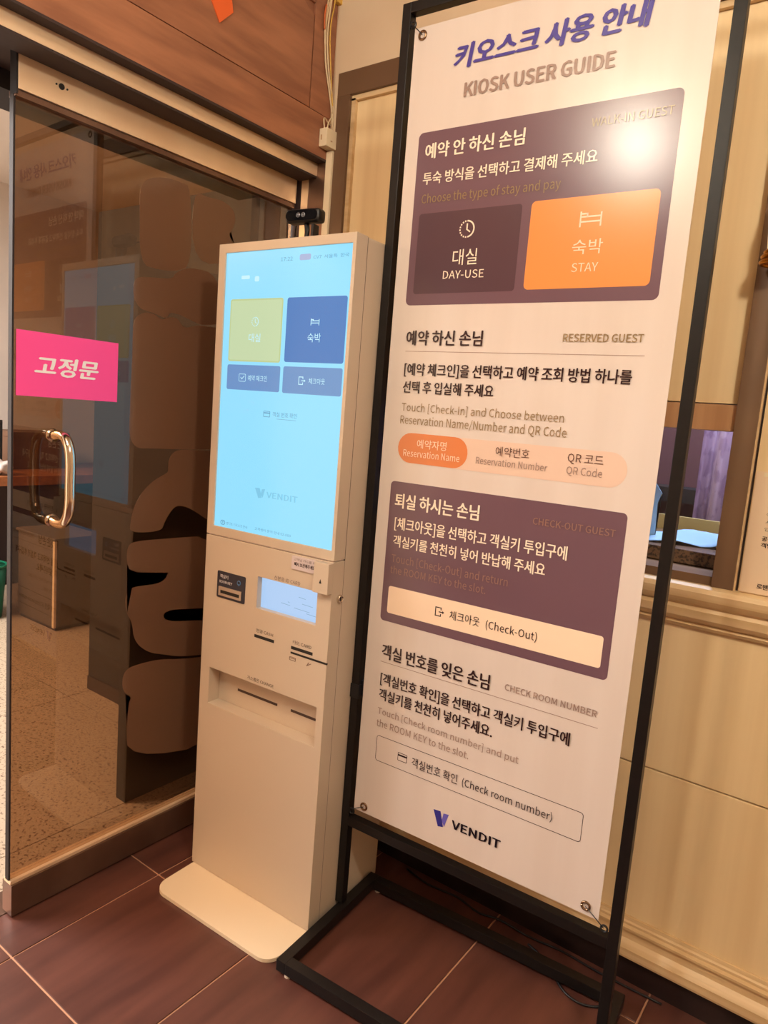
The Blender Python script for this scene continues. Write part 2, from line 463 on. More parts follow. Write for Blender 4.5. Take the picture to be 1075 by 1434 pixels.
# ---- hall behind the door and remaining room shell
struct(box('wall_back', (-3.32, -4.2, 0), (-3.22, 1.6, 2.58), M_WHITEW), 'plain white far wall of the outer hall')
struct(box('ceiling_hall', (-3.3, -4.2, 2.572), (-0.02, 1.6, 2.579), M_WHITEW), 'white ceiling of the outer hall')
struct(box('wall_front', (-4.2, -4.3, 0), (4.2, -4.2, 2.58), M_WALLP), 'cream wall behind the camera')
struct(box('wall_side', (4.2, -4.2, 0), (4.3, 2.0, 2.58), M_WALLP))
struct(box('wall_hall', (-4.2, 1.6, 0), (0.0, 1.7, 2.58), M_WHITEW))
struct(box('ceiling', (-4.2, -4.2, 2.58), (4.3, 2.0, 2.70), M_CEIL), 'cream painted ceiling')
struct(box('wall_partition', (-0.02, WY + 0.1, 0), (0.107, 1.7, 2.58), M_WALLP))
# office behind the window
struct(box('wall_office', (0.107, 1.25, 0), (XR, 1.3, 2.58), M_MAROON), 'maroon wall seen through the service window')
struct(box('floor_office', (0.107, 0.0, -0.04), (XR, 1.25, 0.0), M_DARK))

# ================================================================== KIOSK
KT = [
 ('17:22  ',0.208,0.2444,1.6464,1.6548,'screen_grey',0,0),
 ('CV7  서울특  한국',0.3073,0.4105,1.6462,1.6546,'screen_grey',0,0),
 ('대실',0.1151,0.1546,1.4584,1.4788,'screen_white',0,0),
 ('숙박',0.3045,0.3443,1.4595,1.4801,'screen_white',0,0),
 ('예약 체크인',0.1194,0.1835,1.3635,1.3778,'screen_white',0,0),
 ('체크아웃',0.3164,0.3651,1.3639,1.3775,'screen_white',0,0),
 ('객실 번호 확인',0.2092,0.2864,1.281,1.2925,'screen_grey',0,0),
 ('VENDIT',0.2043,0.3042,1.0812,1.0955,'screen_mist',0.02,0),
 ('벤디트 키오스크 안내',0.0689,0.1438,0.9926,1.0001,'screen_grey',0,0),
 ('고객센터 문의 안내 02-000',0.1699,0.2907,0.9942,1.0016,'screen_grey',0,0),
]

KL = [
 ('고객님 카드를 꼭',0.3117,0.3789,0.9426,0.9495,'grey_ink',0,0),
 ('빼서 보관해주세요.',0.3143,0.3812,0.9298,0.9396,'dark_ink',0.03,0),
 ('신분증 ID CARD',0.2487,0.3331,0.8823,0.8929,'grey_ink',0,0),
 ('객실키',0.0604,0.09,0.8502,0.8601,'white_ink',0,0),
 ('ROOM KEY',0.0592,0.1057,0.8373,0.844,'white_ink',0,0),
 ('현금 CASH',0.1981,0.256,0.7349,0.7444,'dark_ink',0,0),
 ('카드 CARD',0.321,0.3806,0.7346,0.7443,'dark_ink',0,0),
 ('거스름돈 CHANGE',0.1757,0.2679,0.6037,0.6135,'dark_ink',0,0),
]

KR = dict(redpill = [0.2654, 0.299, 1.6457, 1.6591], yel = [0.0456, 0.2223, 1.4104, 1.5625], blu = [0.2354, 0.4137, 1.4127, 1.5624], s1 = [0.0448, 0.2248, 1.3403, 1.4023], s2 = [0.2347, 0.4135, 1.3395, 1.4026], clk = [0.1208, 0.1472, 1.4952, 1.5191], bd = [0.3116, 0.3373, 1.4977, 1.5133], ck = [0.0876, 0.1114, 1.361, 1.3802], ex = [0.2853, 0.3068, 1.3609, 1.3801], cd = [0.1778, 0.1999, 1.2785, 1.2931], vl = [0.1631, 0.1973, 1.0761, 1.1015], rd = [0.046, 0.0633, 0.9898, 1.0024], sticker = [0.3051, 0.3833, 0.9208, 0.9526], box = [0.384, 0.4318, 0.8825, 0.9558], tri = [0.4023, 0.4128, 0.9063, 0.9167], idw = [0.1934, 0.3876, 0.7967, 0.8788], rk = [0.0499, 0.1518, 0.7967, 0.8682], rki = [0.1204, 0.1394, 0.8405, 0.8551], rkf = [0.0586, 0.1413, 0.8035, 0.8276], rks = [0.0653, 0.1348, 0.8093, 0.8186], cash = [0.1927, 0.2602, 0.7203, 0.7281], sl1 = [0.3169, 0.3854, 0.7206, 0.7283], sl2 = [0.3165, 0.4469, 0.7089, 0.7138], m1 = [0.3135, 0.334, 0.6917, 0.7012], m2 = [0.3674, 0.3843, 0.6905, 0.7015], ch1 = [0.1468, 0.2873, 0.5611, 0.5698], ch2 = [0.3325, 0.4088, 0.5628, 0.5706], w1 = [0.0789, 0.1073, 1.61, 1.6187], w2 = [0.1245, 0.1395, 1.603, 1.6154], )
KW, KH = 0.430, 1.697
kiosk = empty('kiosk', (0.1512, -0.5522, 0.0), 0.0388)
tag(kiosk, 'tall cream self-service kiosk with a lit blue screen', 'kiosk')
# foot plate
pl = rounded(0.006, 0.429, -0.138, 0.30, 0.042, 8)
bm = bmesh.new(); prism(bm, pl, 0.001, 0.0105, 'XYZ'); link('foot_plate', bm, M_KEDGE, kiosk)
# rear housing
body = box('housing', (0.002, 0.043, 0.0105), (KW - 0.001, 0.300, KH - 0.001), M_KIOSK, kiosk, 0.004)
# panel with openings
def holed(bm, u0, u1, v0, v1, holes, d0, d1):
    us = sorted({u0, u1, *[h[0] for h in holes], *[h[1] for h in holes]}); vs_ = sorted({v0, v1, *[h[2] for h in holes], *[h[3] for h in holes]})
    cells = set()
    for i in range(len(us) - 1):
        for j in range(len(vs_) - 1):
            cu, cv = (us[i] + us[i + 1]) / 2, (vs_[j] + vs_[j + 1]) / 2
            if not any(h[0] < cu < h[1] and h[2] < cv < h[3] for h in holes): cells.add((i, j))
    cache = {}
    def V(i, j, d):
        k = (i, j, d)
        if k not in cache: cache[k] = bm.verts.new((us[i], d, vs_[j]))
        return cache[k]
    for (i, j) in cells:
        bm.faces.new((V(i, j, d0), V(i + 1, j, d0), V(i + 1, j + 1, d0), V(i, j + 1, d0)))
        bm.faces.new((V(i, j + 1, d1), V(i + 1, j + 1, d1), V(i + 1, j, d1), V(i, j, d1)))
        for (di, dj, a, b) in ((-1, 0, (0, 0), (0, 1)), (1, 0, (1, 1), (1, 0)), (0, -1, (1, 0), (0, 0)), (0, 1, (0, 1), (1, 1))):
            if (i + di, j + dj) not in cells:
                bm.faces.new((V(i + a[0], j + a[1], d0), V(i + b[0], j + b[1], d0), V(i + b[0], j + b[1], d1), V(i + a[0], j + a[1], d1)))
def panel(name, u0, u1, v0, v1, holes, d0, d1, m, parent, bev=0.0):
    bm = bmesh.new(); holed(bm, u0, u1, v0, v1, holes, d0, d1)
    bmesh.ops.recalc_face_normals(bm, faces=bm.faces)
    if bev:
        es = [e for e in bm.edges if len(e.link_faces) == 2 and e.calc_face_angle(0) > 1.0]
        bmesh.ops.bevel(bm, geom=es, offset=bev, segments=2, profile=0.7, affect='EDGES')
    return link(name, bm, m, parent)
SU0, SU1, SV0, SV1 = 0.0235, 0.4205, 0.984, 1.675
panel('screen_bezel', 0.0, KW, 0.9605, KH, [(SU0, SU1, SV0, SV1)], 0.0, 0.042, M_KIOSK, kiosk, 0.0012)
TR = (0.0345, 0.4085, 0.4955, 0.5965); IDW = KR['idw']; RK = KR['rk']
panel('front_panel', 0.0, KW, 0.0115, 0.9575, [TR, IDW], 0.0, 0.0425, M_KIOSK, kiosk, 0.0012)
box('seam_highlight', (0.004, 0.006, 0.957), (KW - 0.004, 0.042, 0.961), M_WHITE, kiosk)  # white strip paints the bright highlight on the seam ledge

# the screen
screen = box('screen', (SU0, 0.004, SV0), (SU1, 0.042, SV1), scr('screen_bg'), kiosk)
sl = screen.location
def on_screen(name, m, build):
    bm = bmesh.new(); build(bm)
    o = link(name, bm, m, screen); o.location = -sl
    return o
def sc_rect(name, m, k, r, y=0.0036, grow=0.0):
    u0, u1, v0, v1 = KR[k]
    return on_screen(name, m, lambda bm: prism(bm, rounded(u0 - grow, u1 + grow, v0 - grow, v1 + grow, r), y, y + 0.0003))
sc_rect('button', scr('ui_rim'), 'yel', 0.006)
sc_rect('button_face', scr('ui_yellow'), 'yel', 0.004, 0.0033, -0.004)
sc_rect('button', scr('ui_blue'), 'blu', 0.006)
sc_rect('button', scr('ui_slate'), 's1', 0.005)
sc_rect('button', scr('ui_slate'), 's2', 0.005)
sc_rect('status_badge', scr('ui_red'), 'redpill', 0.004)
def clock_icon(bm, cx, cz, r, t, y, dashes=14):
    for k in range(dashes):
        a0 = 2 * math.pi * k / dashes; a1 = a0 + 2 * math.pi / dashes * 0.55
        if k < dashes // 4 or k > dashes * 0.75: a1 = a0 + 2 * math.pi / dashes * 1.02
        P = [(cx + rr * math.cos(a), cz + rr * math.sin(a)) for rr, a in ((r, a0), (r, (a0 + a1) / 2), (r, a1), (r - t, a1), (r - t, (a0 + a1) / 2), (r - t, a0))]
        prism(bm, P, y, y + 0.0002)
    prism(bm, [(cx - t / 2, cz), (cx + t / 2, cz), (cx + t / 2, cz + r * 0.62), (cx - t / 2, cz + r * 0.62)], y, y + 0.0002)
    prism(bm, [(cx - t / 2, cz + t / 2), (cx - t / 2, cz - t / 2), (cx + r * 0.4, cz - r * 0.42), (cx + r * 0.48, cz - r * 0.28)], y, y + 0.0002)
def bed_icon(bm, u0, u1, v0, v1, y):
    t = (u1 - u0) * 0.07; h = v1 - v0
    R = lambda a, b, c, d: prism(bm, [(a, c), (b, c), (b, d), (a, d)], y, y + 0.0002)
    R(u0, u0 + t, v0, v1); R(u1 - t, u1, v0, v1 - h * 0.1)
    R(u0, u1, v0 + h * 0.28, v0 + h * 0.28 + t); R(u0, u1, v0 + h * 0.6, v0 + h * 0.6 + t)
    R(u0 + t, u0 + h * 0.55, v0 + h * 0.9 - t, v0 + h * 0.9); R(u0 + h * 0.55 - t, u0 + h * 0.55, v0 + h * 0.6, v0 + h * 0.9)
def exit_icon(bm, u0, u1, v0, v1, y):
    t = (u1 - u0) * 0.09; w_ = u1 - u0; h = v1 - v0
    R = lambda a, b, c, d: prism(bm, [(a, c), (b, c), (b, d), (a, d)], y, y + 0.0002)
    R(u0, u0 + t, v0, v1); R(u0, u0 + w_ * .66, v0, v0 + t); R(u0, u0 + w_ * .66, v1 - t, v1)
    R(u0 + w_ * .66 - t, u0 + w_ * .66, v1 - h * .3, v1); R(u0 + w_ * .66 - t, u0 + w_ * .66, v0, v0 + h * .3)
    R(u0 + w_ * .4, u1 - t, v0 + h * .5 - t / 2, v0 + h * .5 + t / 2)
    prism(bm, [(u1 - w_ * .22, v0 + h * .34), (u1, v0 + h * .5), (u1 - w_ * .22, v0 + h * .66)], y, y + 0.0002)
def card_icon(bm, u0, u1, v0, v1, y):
    ring_outline(bm, u0, u1, v0, v1, 0.002, 0.0014, y, y + 0.0002)
    h = v1 - v0
    prism(bm, [(u0, v1 - h * .42), (u1, v1 - h * .42), (u1, v1 - h * .22), (u0, v1 - h * .22)], y, y + 0.0002)
def check_icon(bm, u0, u1, v0, v1, y):
    ring_outline(bm, u0, u1, v0, v1, 0.003, 0.0012, y, y + 0.0002)
    w_ = u1 - u0; h = v1 - v0; t = 0.0012
    prism(bm, [(u0 + w_ * .25, v0 + h * .5), (u0 + w_ * .45, v0 + h * .28), (u0 + w_ * .45, v0 + h * .28 + 2 * t), (u0 + w_ * .25, v0 + h * .5 + 1.6 * t)], y, y + 0.0002)
    prism(bm, [(u0 + w_ * .45, v0 + h * .28), (u0 + w_ * .8, v0 + h * .68), (u0 + w_ * .8, v0 + h * .68 + 2 * t), (u0 + w_ * .45, v0 + h * .28 + 2 * t)], y, y + 0.0002)
k = KR['clk']
on_screen('clock_icon', scr('screen_white'), lambda bm: clock_icon(bm, (k[0] + k[1]) / 2, (k[2] + k[3]) / 2, 0.0115, 0.0016, 0.0028))
on_screen('bed_icon', scr('screen_white'), lambda bm: bed_icon(bm, *KR['bd'], 0.0028))
on_screen('check_icon', scr('screen_white'), lambda bm: check_icon(bm, *KR['ck'], 0.0028))
on_screen('exit_icon', scr('screen_white'), lambda bm: exit_icon(bm, *KR['ex'], 0.0028))
on_screen('card_icon', scr('screen_grey'), lambda bm: card_icon(bm, *KR['cd'], 0.0034))
def v_logo(bm, u0, u1, v0, v1, y, part):
    w_ = u1 - u0; h = v1 - v0
    P = lambda a, b: (u0 + a * w_, v0 + b * h)
    if part == 0: prism(bm, [P(0, .97), P(.47, 1.0), P(.72, .08), P(.38, 0.0)], y, y + 0.0002)
    else: prism(bm, [P(.70, .93), P(1.0, .98), P(.80, .10), P(.60, .44)], y, y + 0.0002)
on_screen('logo', scr('screen_mist'), lambda bm: (v_logo(bm, KR['vl'][0], KR['vl'][1], KR['vl'][2], KR['vl'][3], 0.0036, 0), v_logo(bm, *KR['vl'], 0.0036, 1)))
on_screen('round_icon', scr('screen_grey'), lambda bm: (ring_outline(bm, *KR['rd'], 0.0087, 0.0022, 0.0036, 0.0038),
    prism(bm, [(0.0520, 0.9985), (0.0546, 0.9935), (0.0572, 0.9985)], 0.0036, 0.0038)))
on_screen('faint_mark', scr('screen_white'), lambda bm: (prism(bm, rounded(*KR['w1'], 0.003), 0.0036, 0.0038), prism(bm, rounded(*KR['w2'], 0.004), 0.0036, 0.0038)))
for nm in ('screen_grey', 'screen_white', 'screen_mist'):
    rows = [(r[0].strip(), r[1], r[2], r[3], r[4], r[6], r[7]) for r in KT if r[5] == nm]
    text_obj('lettering', scr(nm), screen, rows, 0.0028, -sl)
on_screen('underline', scr('screen_grey'), lambda bm: prism(bm, [(0.222, 1.2755), (0.284, 1.2755), (0.284, 1.2764), (0.222, 1.2764)], 0.0036, 0.0038))

# card and key openings on the front panel
M_LIT = emi('reader_glow', (178, 212, 252), 0.92)
rd = box('card_reader', (IDW[0], 0.016, IDW[2]), (IDW[1], 0.042, IDW[3]), M_LIT, kiosk)
bm = bmesh.new()
for a, b, c in ((0.30, 0.27, 0.16), (0.335, 0.268, 0.13), (0.275, 0.262, 0.10)):
    pass
for (u, v, l) in ((0.318, 0.848, 0.022), (0.330, 0.833, 0.034), (0.284, 0.829, 0.006), (0.305, 0.818, 0.05), (0.345, 0.812, 0.03), (0.262, 0.822, 0.03)):
    prism(bm, [(u, v), (u + l, v - 0.0012), (u + l, v), (u, v + 0.0014)], 0.0155, 0.0158)
o = link('reader_marks', bm, emi('reader_marks', (140, 176, 212), 0.9), rd); o.location = -rd.location
kp_ = flat('key_plate', mat('key_plate_navy', (34, 36, 52), 0.4), kiosk, lambda bm: prism(bm, rounded(*RK, 0.004), -0.0015, 0.003))
flat('key_slot_frame', mat('slot_frame_silver', (186, 172, 160), 0.35, 0.6), kp_, lambda bm: holed(bm, *KR['rkf'], [tuple(KR['rks'])], -0.004, -0.0012))
flat('key_slot', M_SLOT, kp_, lambda bm: prism(bm, rounded(*KR['rks'], 0.001), -0.002, -0.0008))
bm = bmesh.new(); torus(bm, ((KR['rki'][0] + KR['rki'][1]) / 2, -0.002, 0.8485), 0.0055, 0.0011)
prism(bm, [(0.129, 0.8405), (0.131, 0.8405), (0.131, 0.846), (0.129, 0.846)], -0.0024, -0.0016)
link('key_icon', bm, mat('icon_blue', (74, 116, 160), 0.4), kp_)
for nm in ('cash', 'sl1', 'sl2'):
    u0, u1, v0, v1 = KR[nm]
    if nm == 'sl2': u1 = KW + 0.0004
    flat({'cash': 'cash_slot', 'sl1': 'card_slot', 'sl2': 'guide_slot'}[nm], M_SLOT, kiosk, lambda bm: prism(bm, [(u0, v0), (u1, v0), (u1, v1), (u0, v1)], -0.0006, 0.003))
flat('card_mark', mat('print_grey_mark', (120, 92, 80), 0.5), kiosk, lambda bm: (ring_outline(bm, *KR['m1'], 0.002, 0.0012, -0.0005, 0.0),
     prism(bm, [(KR['m1'][0], .697), (KR['m1'][1], .697), (KR['m1'][1], .6985), (KR['m1'][0], .6985)], -0.0005, 0)))
flat('card_mark', mat('print_grey_mark', (120, 92, 80), 0.5), kiosk, lambda bm: (prism(bm, [(.3676, .6915), (.3820, .700), (.3835, .6985), (.3700, .6905)], -0.0005, 0),
     prism(bm, [(.374, .700), (.378, .7015), (.372, .693), (.370, .694)], -0.0005, 0)))
# label holder, small cover box, lock
st = flat('paper_label', mat('label_paper', (206, 190, 190), 0.6), kiosk, lambda bm: prism(bm, [(0.305, 0.921), (0.386, 0.921), (0.386, 0.953), (0.305, 0.953)], -0.004, 0.002))
text_obj('lettering', ink('grey_ink'), st, [(KL[0][0], *KL[0][1:5], 0, 0)], -0.0043)
text_obj('lettering', ink('dark_ink'), st, [(KL[1][0], *KL[1][1:5], 0.02, 0)], -0.0043)
cb = box('cover_box', (0.386, -0.018, 0.8825), (0.4305, 0.002, 0.9555), M_KIOSK, kiosk, 0.0015)
flat('arrow_mark', M_SLOT, kiosk, lambda bm: prism(bm, [(0.4045, 0.9065), (0.4115, 0.9065), (0.408, 0.9165)], -0.0186, -0.0178))
lk = flat('key_lock', M_CHROME, kiosk, lambda bm: (cyl(bm, (KW - 0.002, 0.030, 0.867), 0.0098, 0.0075, 'X', 24), torus(bm, (KW + 0.0055, 0.030, 0.867), 0.0080, 0.0016, 'X', 24, 8)))
flat('keyway', M_SLOT, lk, lambda bm: add_box(bm, (KW + 0.0053, 0.0285, 0.862), (KW + 0.0065, 0.0315, 0.872)))
# change tray
ty = flat('change_tray', M_KIOSK, kiosk, lambda bm: add_box(bm, (TR[0] + 0.0005, 0.0385, TR[2] + 0.0005), (TR[1] - 0.0005, 0.0425, TR[3] - 0.0005)))
flat('change_slot', mat('slot_brown', (64, 44, 36), 0.6), ty, lambda bm: add_box(bm, (0.107, 0.0375, 0.5395), (0.2500, 0.039, 0.5460)))
flat('change_slot', mat('slot_brown', (64, 44, 36), 0.6), ty, lambda bm: add_box(bm, (0.297, 0.0375, 0.5395), (0.3800, 0.039, 0.5460)))
for nm in ('grey_ink', 'dark_ink'):
    rows = [(r[0], *r[1:5], r[6], r[7]) for r in KL[2:] if r[5] == nm]
    text_obj('lettering', ink(nm), kiosk, rows, -0.0005)
text_obj('lettering', ink('white_ink'), kp_, [(r[0], *r[1:5], 0.012, 0) for r in KL if r[5] == 'white_ink'], -0.0018)
# side seam
flat('side_seam', M_DARK, kiosk, lambda bm: add_box(bm, (0.003, 0.0418, 0.012), (KW - 0.0004, 0.0436, KH - 0.002)))

# ---- webcam standing on the kiosk top
wc = empty('webcam', (0.357, -0.465, KH), 0.12); tag(wc, 'black webcam with two lenses standing on top of the kiosk', 'camera')
bm = bmesh.new(); add_box(bm, (-0.050, -0.017, 0.054), (0.050, 0.017, 0.086), 0.014, 5); wb = link('camera_body', bm, M_BLKPL, wc, True)
flat('face_plate', mat('glossy_black', (10, 12, 18), 0.12), wc, lambda bm: prism(bm, rounded(-0.046, 0.046, 0.058, 0.082, 0.012, 6), -0.0185, -0.016))
for xx in (-0.009, 0.006):
    bm = bmesh.new(); torus(bm, (xx, -0.0185, 0.070), 0.0048, 0.0008); cyl(bm, (xx, -0.0190, 0.070), 0.0026, 0.001, 'Y', 16); link('lens', bm, mat('lens_glint', (150, 150, 160), 0.1, 0.6), wc)
flat('bracket', M_BLKPL, wc, lambda bm: tube(bm, spline([(0.002, 0.004, 0.056), (0.006, 0.002, 0.038), (0.010, -0.004, 0.016), (0.014, -0.008, 0.006)]), 0.0065, 8))
flat('clip_foot', M_BLKPL, wc, lambda bm: (add_box(bm, (-0.012, -0.030, 0.0), (0.040, 0.030, 0.007), 0.002), add_box(bm, (0.026, -0.012, 0.004), (0.034, 0.012, 0.05), 0.002)))
cb_ = flat('webcam_cable', M_BLKPL, wc, lambda bm: tube(bm, spline([(-0.030, 0.016, 0.066), (-0.060, 0.045, 0.070), (-0.085, 0.075, 0.045), (-0.092, 0.095, 0.003)]), 0.0018, 8))

# ================================================================== BANNER STAND
SO = (0.5889, -0.4276, 0.0); SY = 0.0419
stand = empty('banner_stand', SO, SY); tag(stand, 'black square-tube metal stand holding the tall guide banner', 'stand')
stand.scale = (0.993, 0.993, 0.993)
DZ = 0.009
T = 0.0225
PLx, PRx = -0.0118, 0.6790
def tb(name, lo, hi): return box(name, lo, hi, M_BLK, stand, 0.0018)
tb('post', (PLx, 0.0, 0.036), (PLx + T, T, 2.212 + DZ))
tb('post', (PRx, 0.0, 0.036), (PRx + T, T, 2.212 + DZ))
tb('top_bar', (PLx + T, 0.0, 2.1895 + DZ), (PRx, T, 2.212 + DZ))
tb('cross_bar', (PLx + T, 0.0, 0.250 + DZ), (PRx, T, 0.2745 + DZ))
bm = bmesh.new()
bx0, bx1, by0, by1 = -0.002, 0.700, -0.246, 0.160
def rotp(x, y):
    a = 0.03; return (x * math.cos(a) - y * math.sin(a), x * math.sin(a) + y * math.cos(a))
def bar(name, x0, x1, y0, y1):
    bm = bmesh.new(); add_box(bm, (x0, y0, 0.008), (x1, y1, 0.036), 0.0018)
    o = link(name, bm, M_BLK, stand); o.rotation_euler = (0, 0, 0.03)
    return o
bar('base_arm', bx0, bx0 + 0.027, by0, by1)
bar('base_arm', bx1 - 0.024, bx1 + 0.003, by0, by1)
bar('front_bar', bx0 + 0.027, bx1 - 0.024, by0, by0 + 0.027)
bar('rear_bar', bx0 + 0.027, bx1 - 0.024, by1 - 0.027, by1)
for (x, y) in ((bx0 + 0.03, by0 + 0.010), (bx0 + 0.036, by1 - 0.014), (bx1 - 0.03, by0 + 0.010), (bx1 - 0.03, by1 - 0.014)):
    px, py = rotp(x, y)
    flat('foot_pad', mat('white_rubber', (214, 200, 184), 0.6), stand, lambda bm: cyl(bm, (px, py, 0.0), 0.009, 0.009, 'Z', 14))
flat('joint_clip', M_BLKPL, stand, lambda bm: (add_box(bm, (PLx - 0.0008, -0.003, 0.604), (PLx + T + 0.003, T + 0.006, 0.640), 0.001), add_box(bm, (PLx + T, 0.008, 0.612), (PLx + T + 0.030, T, 0.650), 0.001)))
# hooks at the corners: little rings on the posts
for (x, z) in ((PLx + T + 0.006, 2.165), (PLx + T + 0.006, 0.292), (PRx - 0.010, 0.290), (PRx - 0.010, 2.165)):
    flat('hook_ring', M_BLKPL, stand, lambda bm: torus(bm, (x, 0.004, z + DZ), 0.0068, 0.0022))

# ---- banner
BT = [
 ('키오스크 사용 안내',0.1292,0.5405,2.0514,2.0989,'violet_ink',0.06,0.15),
 ('KIOSK USER GUIDE',0.1614,0.4805,1.9916,2.0194,'taupe_ink',0.045,0),
 ('WALK-IN GUEST',0.4493,0.6012,1.8884,1.9039,'khaki_ink',0.01,0),
 ('예약 안 하신 손님',0.0758,0.3113,1.8755,1.9076,'cream_ink',0.018,0),
 ('투숙 방식을 선택하고 결제해 주세요',0.0752,0.4681,1.8209,1.8469,'cream_ink',0.012,0),
 ('Choose the type of stay and pay',0.0757,0.3996,1.7813,1.8001,'khaki_ink',0,0),
 ('대실',0.1686,0.2279,1.643,1.6765,'cream_ink',0.005,0),
 ('DAY-USE',0.1478,0.2477,1.6151,1.6319,'cream_ink',0.005,0),
 ('숙박',0.4377,0.4985,1.6506,1.6787,'pale_ink',0,0),
 ('STAY',0.4408,0.4939,1.6172,1.6338,'pale_ink',0,0),
 ('예약 하신 손님',0.0659,0.2595,1.4702,1.5029,'dark_ink',0.018,0),
 ('RESERVED GUEST',0.44,0.598,1.4815,1.4967,'khaki_ink',0.018,0),
 ('[예약 체크인]을 선택하고 예약 조회 방법 하나를',0.0672,0.585,1.4016,1.4294,'dark_ink',0.015,0),
 ('선택 후 입실해 주세요',0.0672,0.2977,1.3617,1.3885,'dark_ink',0.015,0),
 ('Touch [Check-In] and Choose between',0.0681,0.4608,1.32,1.3377,'khaki_ink',0.005,0),
 ('Reservation Name/Number and QR Code',0.0671,0.4695,1.2902,1.3089,'khaki_ink',0.005,0),
 ('예약자명',0.118,0.1956,1.2366,1.257,'pale_ink',0,0),
 ('Reservation Name',0.0829,0.2314,1.2155,1.2309,'pale_ink',0,0),
 ('예약번호',0.3169,0.3948,1.2383,1.259,'brown_ink',0,0),
 ('Reservation Number',0.2722,0.4368,1.217,1.2317,'taupe_ink',0,0),
 ('QR 코드',0.4776,0.5507,1.2408,1.2611,'brown_ink',0,0),
 ('QR Code',0.4778,0.5512,1.2174,1.2327,'taupe_ink',0,0),
 ('퇴실 하시는 손님',0.0715,0.292,1.0915,1.126,'cream_ink',0.018,0),
 ('CHECK-OUT GUEST',0.4185,0.5913,1.1037,1.118,'umber_ink',0.01,0),
 ('[체크아웃]을 선택하고 객실키 투입구에',0.0752,0.4991,1.0395,1.0689,'cream_ink',0.012,0),
 ('객실키를 천천히 넣어 반납해 주세요',0.0754,0.4566,0.9975,1.0254,'cream_ink',0.012,0),
 ('Touch [Check-Out] and return',0.0743,0.3766,0.9597,0.9781,'umber_ink',0,0),
 ('the ROOM KEY to the slot.',0.0735,0.3265,0.9321,0.9497,'umber_ink',0,0),
 ('체크아웃',0.2436,0.3196,0.855,0.8767,'dark_ink',0,0),
 ('(Check-Out)',0.3352,0.4552,0.8563,0.8737,'dark_ink',0.005,0),
 ('객실 번호를 잊은 손님',0.0691,0.3582,0.7175,0.7529,'dark_ink',0.018,0),
 ('CHECK ROOM NUMBER',0.3956,0.5996,0.73,0.7441,'taupe_ink',0.01,0),
 ('[객실번호 확인]을 선택하고 객실키 투입구에',0.0711,0.5505,0.6509,0.6801,'dark_ink',0.015,0),
 ('객실키를 천천히 넣어주세요.',0.0709,0.3767,0.6106,0.6396,'dark_ink',0.015,0),
 ('Touch [Check room number] and put',0.0705,0.4455,0.574,0.5901,'taupe_ink',0.004,0),
 ('the ROOM KEY to the slot.',0.07,0.3256,0.542,0.5593,'taupe_ink',0.004,0),
 ('객실번호 확인',0.1794,0.3034,0.4717,0.4961,'dark_ink',0,0),
 ('(Check room number)',0.3164,0.5337,0.475,0.4926,'dark_ink',0.003,0),
 ('VENDIT',0.3015,0.4242,0.3621,0.3821,'black_ink',0.05,0),
]

ban = empty('banner', SO, SY); tag(ban, 'tall cream printed guide banner with plum panels, tied in the black stand', 'banner')
ban.location.z = DZ; ban.scale = (0.993, 0.993, 0.993)
BY = 0.006
B0, B1, Z0, Z1 = 0.0215, 0.655, 0.300, 2.156
bm = bmesh.new(); add_box(bm, (B0, BY, Z0), (B1, BY + 0.0016, Z1)); link('vinyl_sheet', bm, None or noise_mat('vinyl', (220, 207, 200), (216, 202, 194), (16, 16, 1.0), 0.25, spec=0.5, bump=0.06), ban)
def pr(name, color, u0, u1, v0, v1, r, layer, label=None):
    y = BY - 0.0004 * layer
    o = flat(name, ink(color), ban, lambda bm: prism(bm, rounded(u0, u1, v0, v1, r, 6), y, y + 0.0004))
    return o
pr('printed_panel', 'plum', 0.0549, 0.6150, 1.5595, 1.9330, 0.012, 1)
pr('printed_button', 'plum_dark', 0.0729, 0.3211, 1.5845, 1.7590, 0.007, 2)
pr('printed_button', 'orange', 0.3420, 0.5956, 1.5860, 1.7610, 0.010, 2)
pr('printed_line', 'taupe_ink', 0.0645, 0.6035, 1.4558, 1.4570, 0.0002, 1)
pr('printed_pill', 'pill', 0.0668, 0.5985, 1.1995, 1.2695, 0.034, 1)
pr('printed_pill', 'orange_pill', 0.0666, 0.2496, 1.2005, 1.2700, 0.034, 2)
pr('printed_panel', 'plum', 0.0550, 0.6103, 0.8110, 1.1535, 0.010, 1)
pr('printed_button', 'pale_ink', 0.0726, 0.5940, 0.8330, 0.8998, 0.006, 2)
pr('printed_line', 'taupe_ink', 0.0660, 0.6044, 0.7069, 0.7081, 0.0002, 1)
y3 = BY - 0.0012
flat('printed_outline', ink('dark_ink'), ban, lambda bm: ring_outline(bm, 0.0735, 0.5985, 0.4515, 0.5180, 0.007, 0.0011, BY - 0.0004, BY))
flat('clock_icon', ink('cream_ink'), ban, lambda bm: clock_icon(bm, 0.1972, 1.7182, 0.0185, 0.0032, y3, 18))
flat('bed_icon', ink('pale_ink'), ban, lambda bm: bed_icon(bm, 0.4468, 0.4905, 1.7024, 1.7319, y3))
flat('exit_icon', ink('dark_ink'), ban, lambda bm: exit_icon(bm, 0.2050, 0.2295, 0.8555, 0.8775, y3))
flat('card_icon', ink('dark_ink'), ban, lambda bm: card_icon(bm, 0.1380, 0.1650, 0.4735, 0.4945, BY - 0.0004))
flat('logo', ink('logo_blue'), ban, lambda bm: prism(bm, [(0.2494, 0.3885), (0.2682, 0.3905), (0.2785, 0.3540), (0.2645, 0.3510)], BY - 0.0004, BY))
flat('logo', ink('logo_violet'), ban, lambda bm: prism(bm, [(0.2765, 0.3880), (0.2905, 0.3900), (0.2810, 0.3560), (0.2735, 0.3690)], BY - 0.0004, BY))
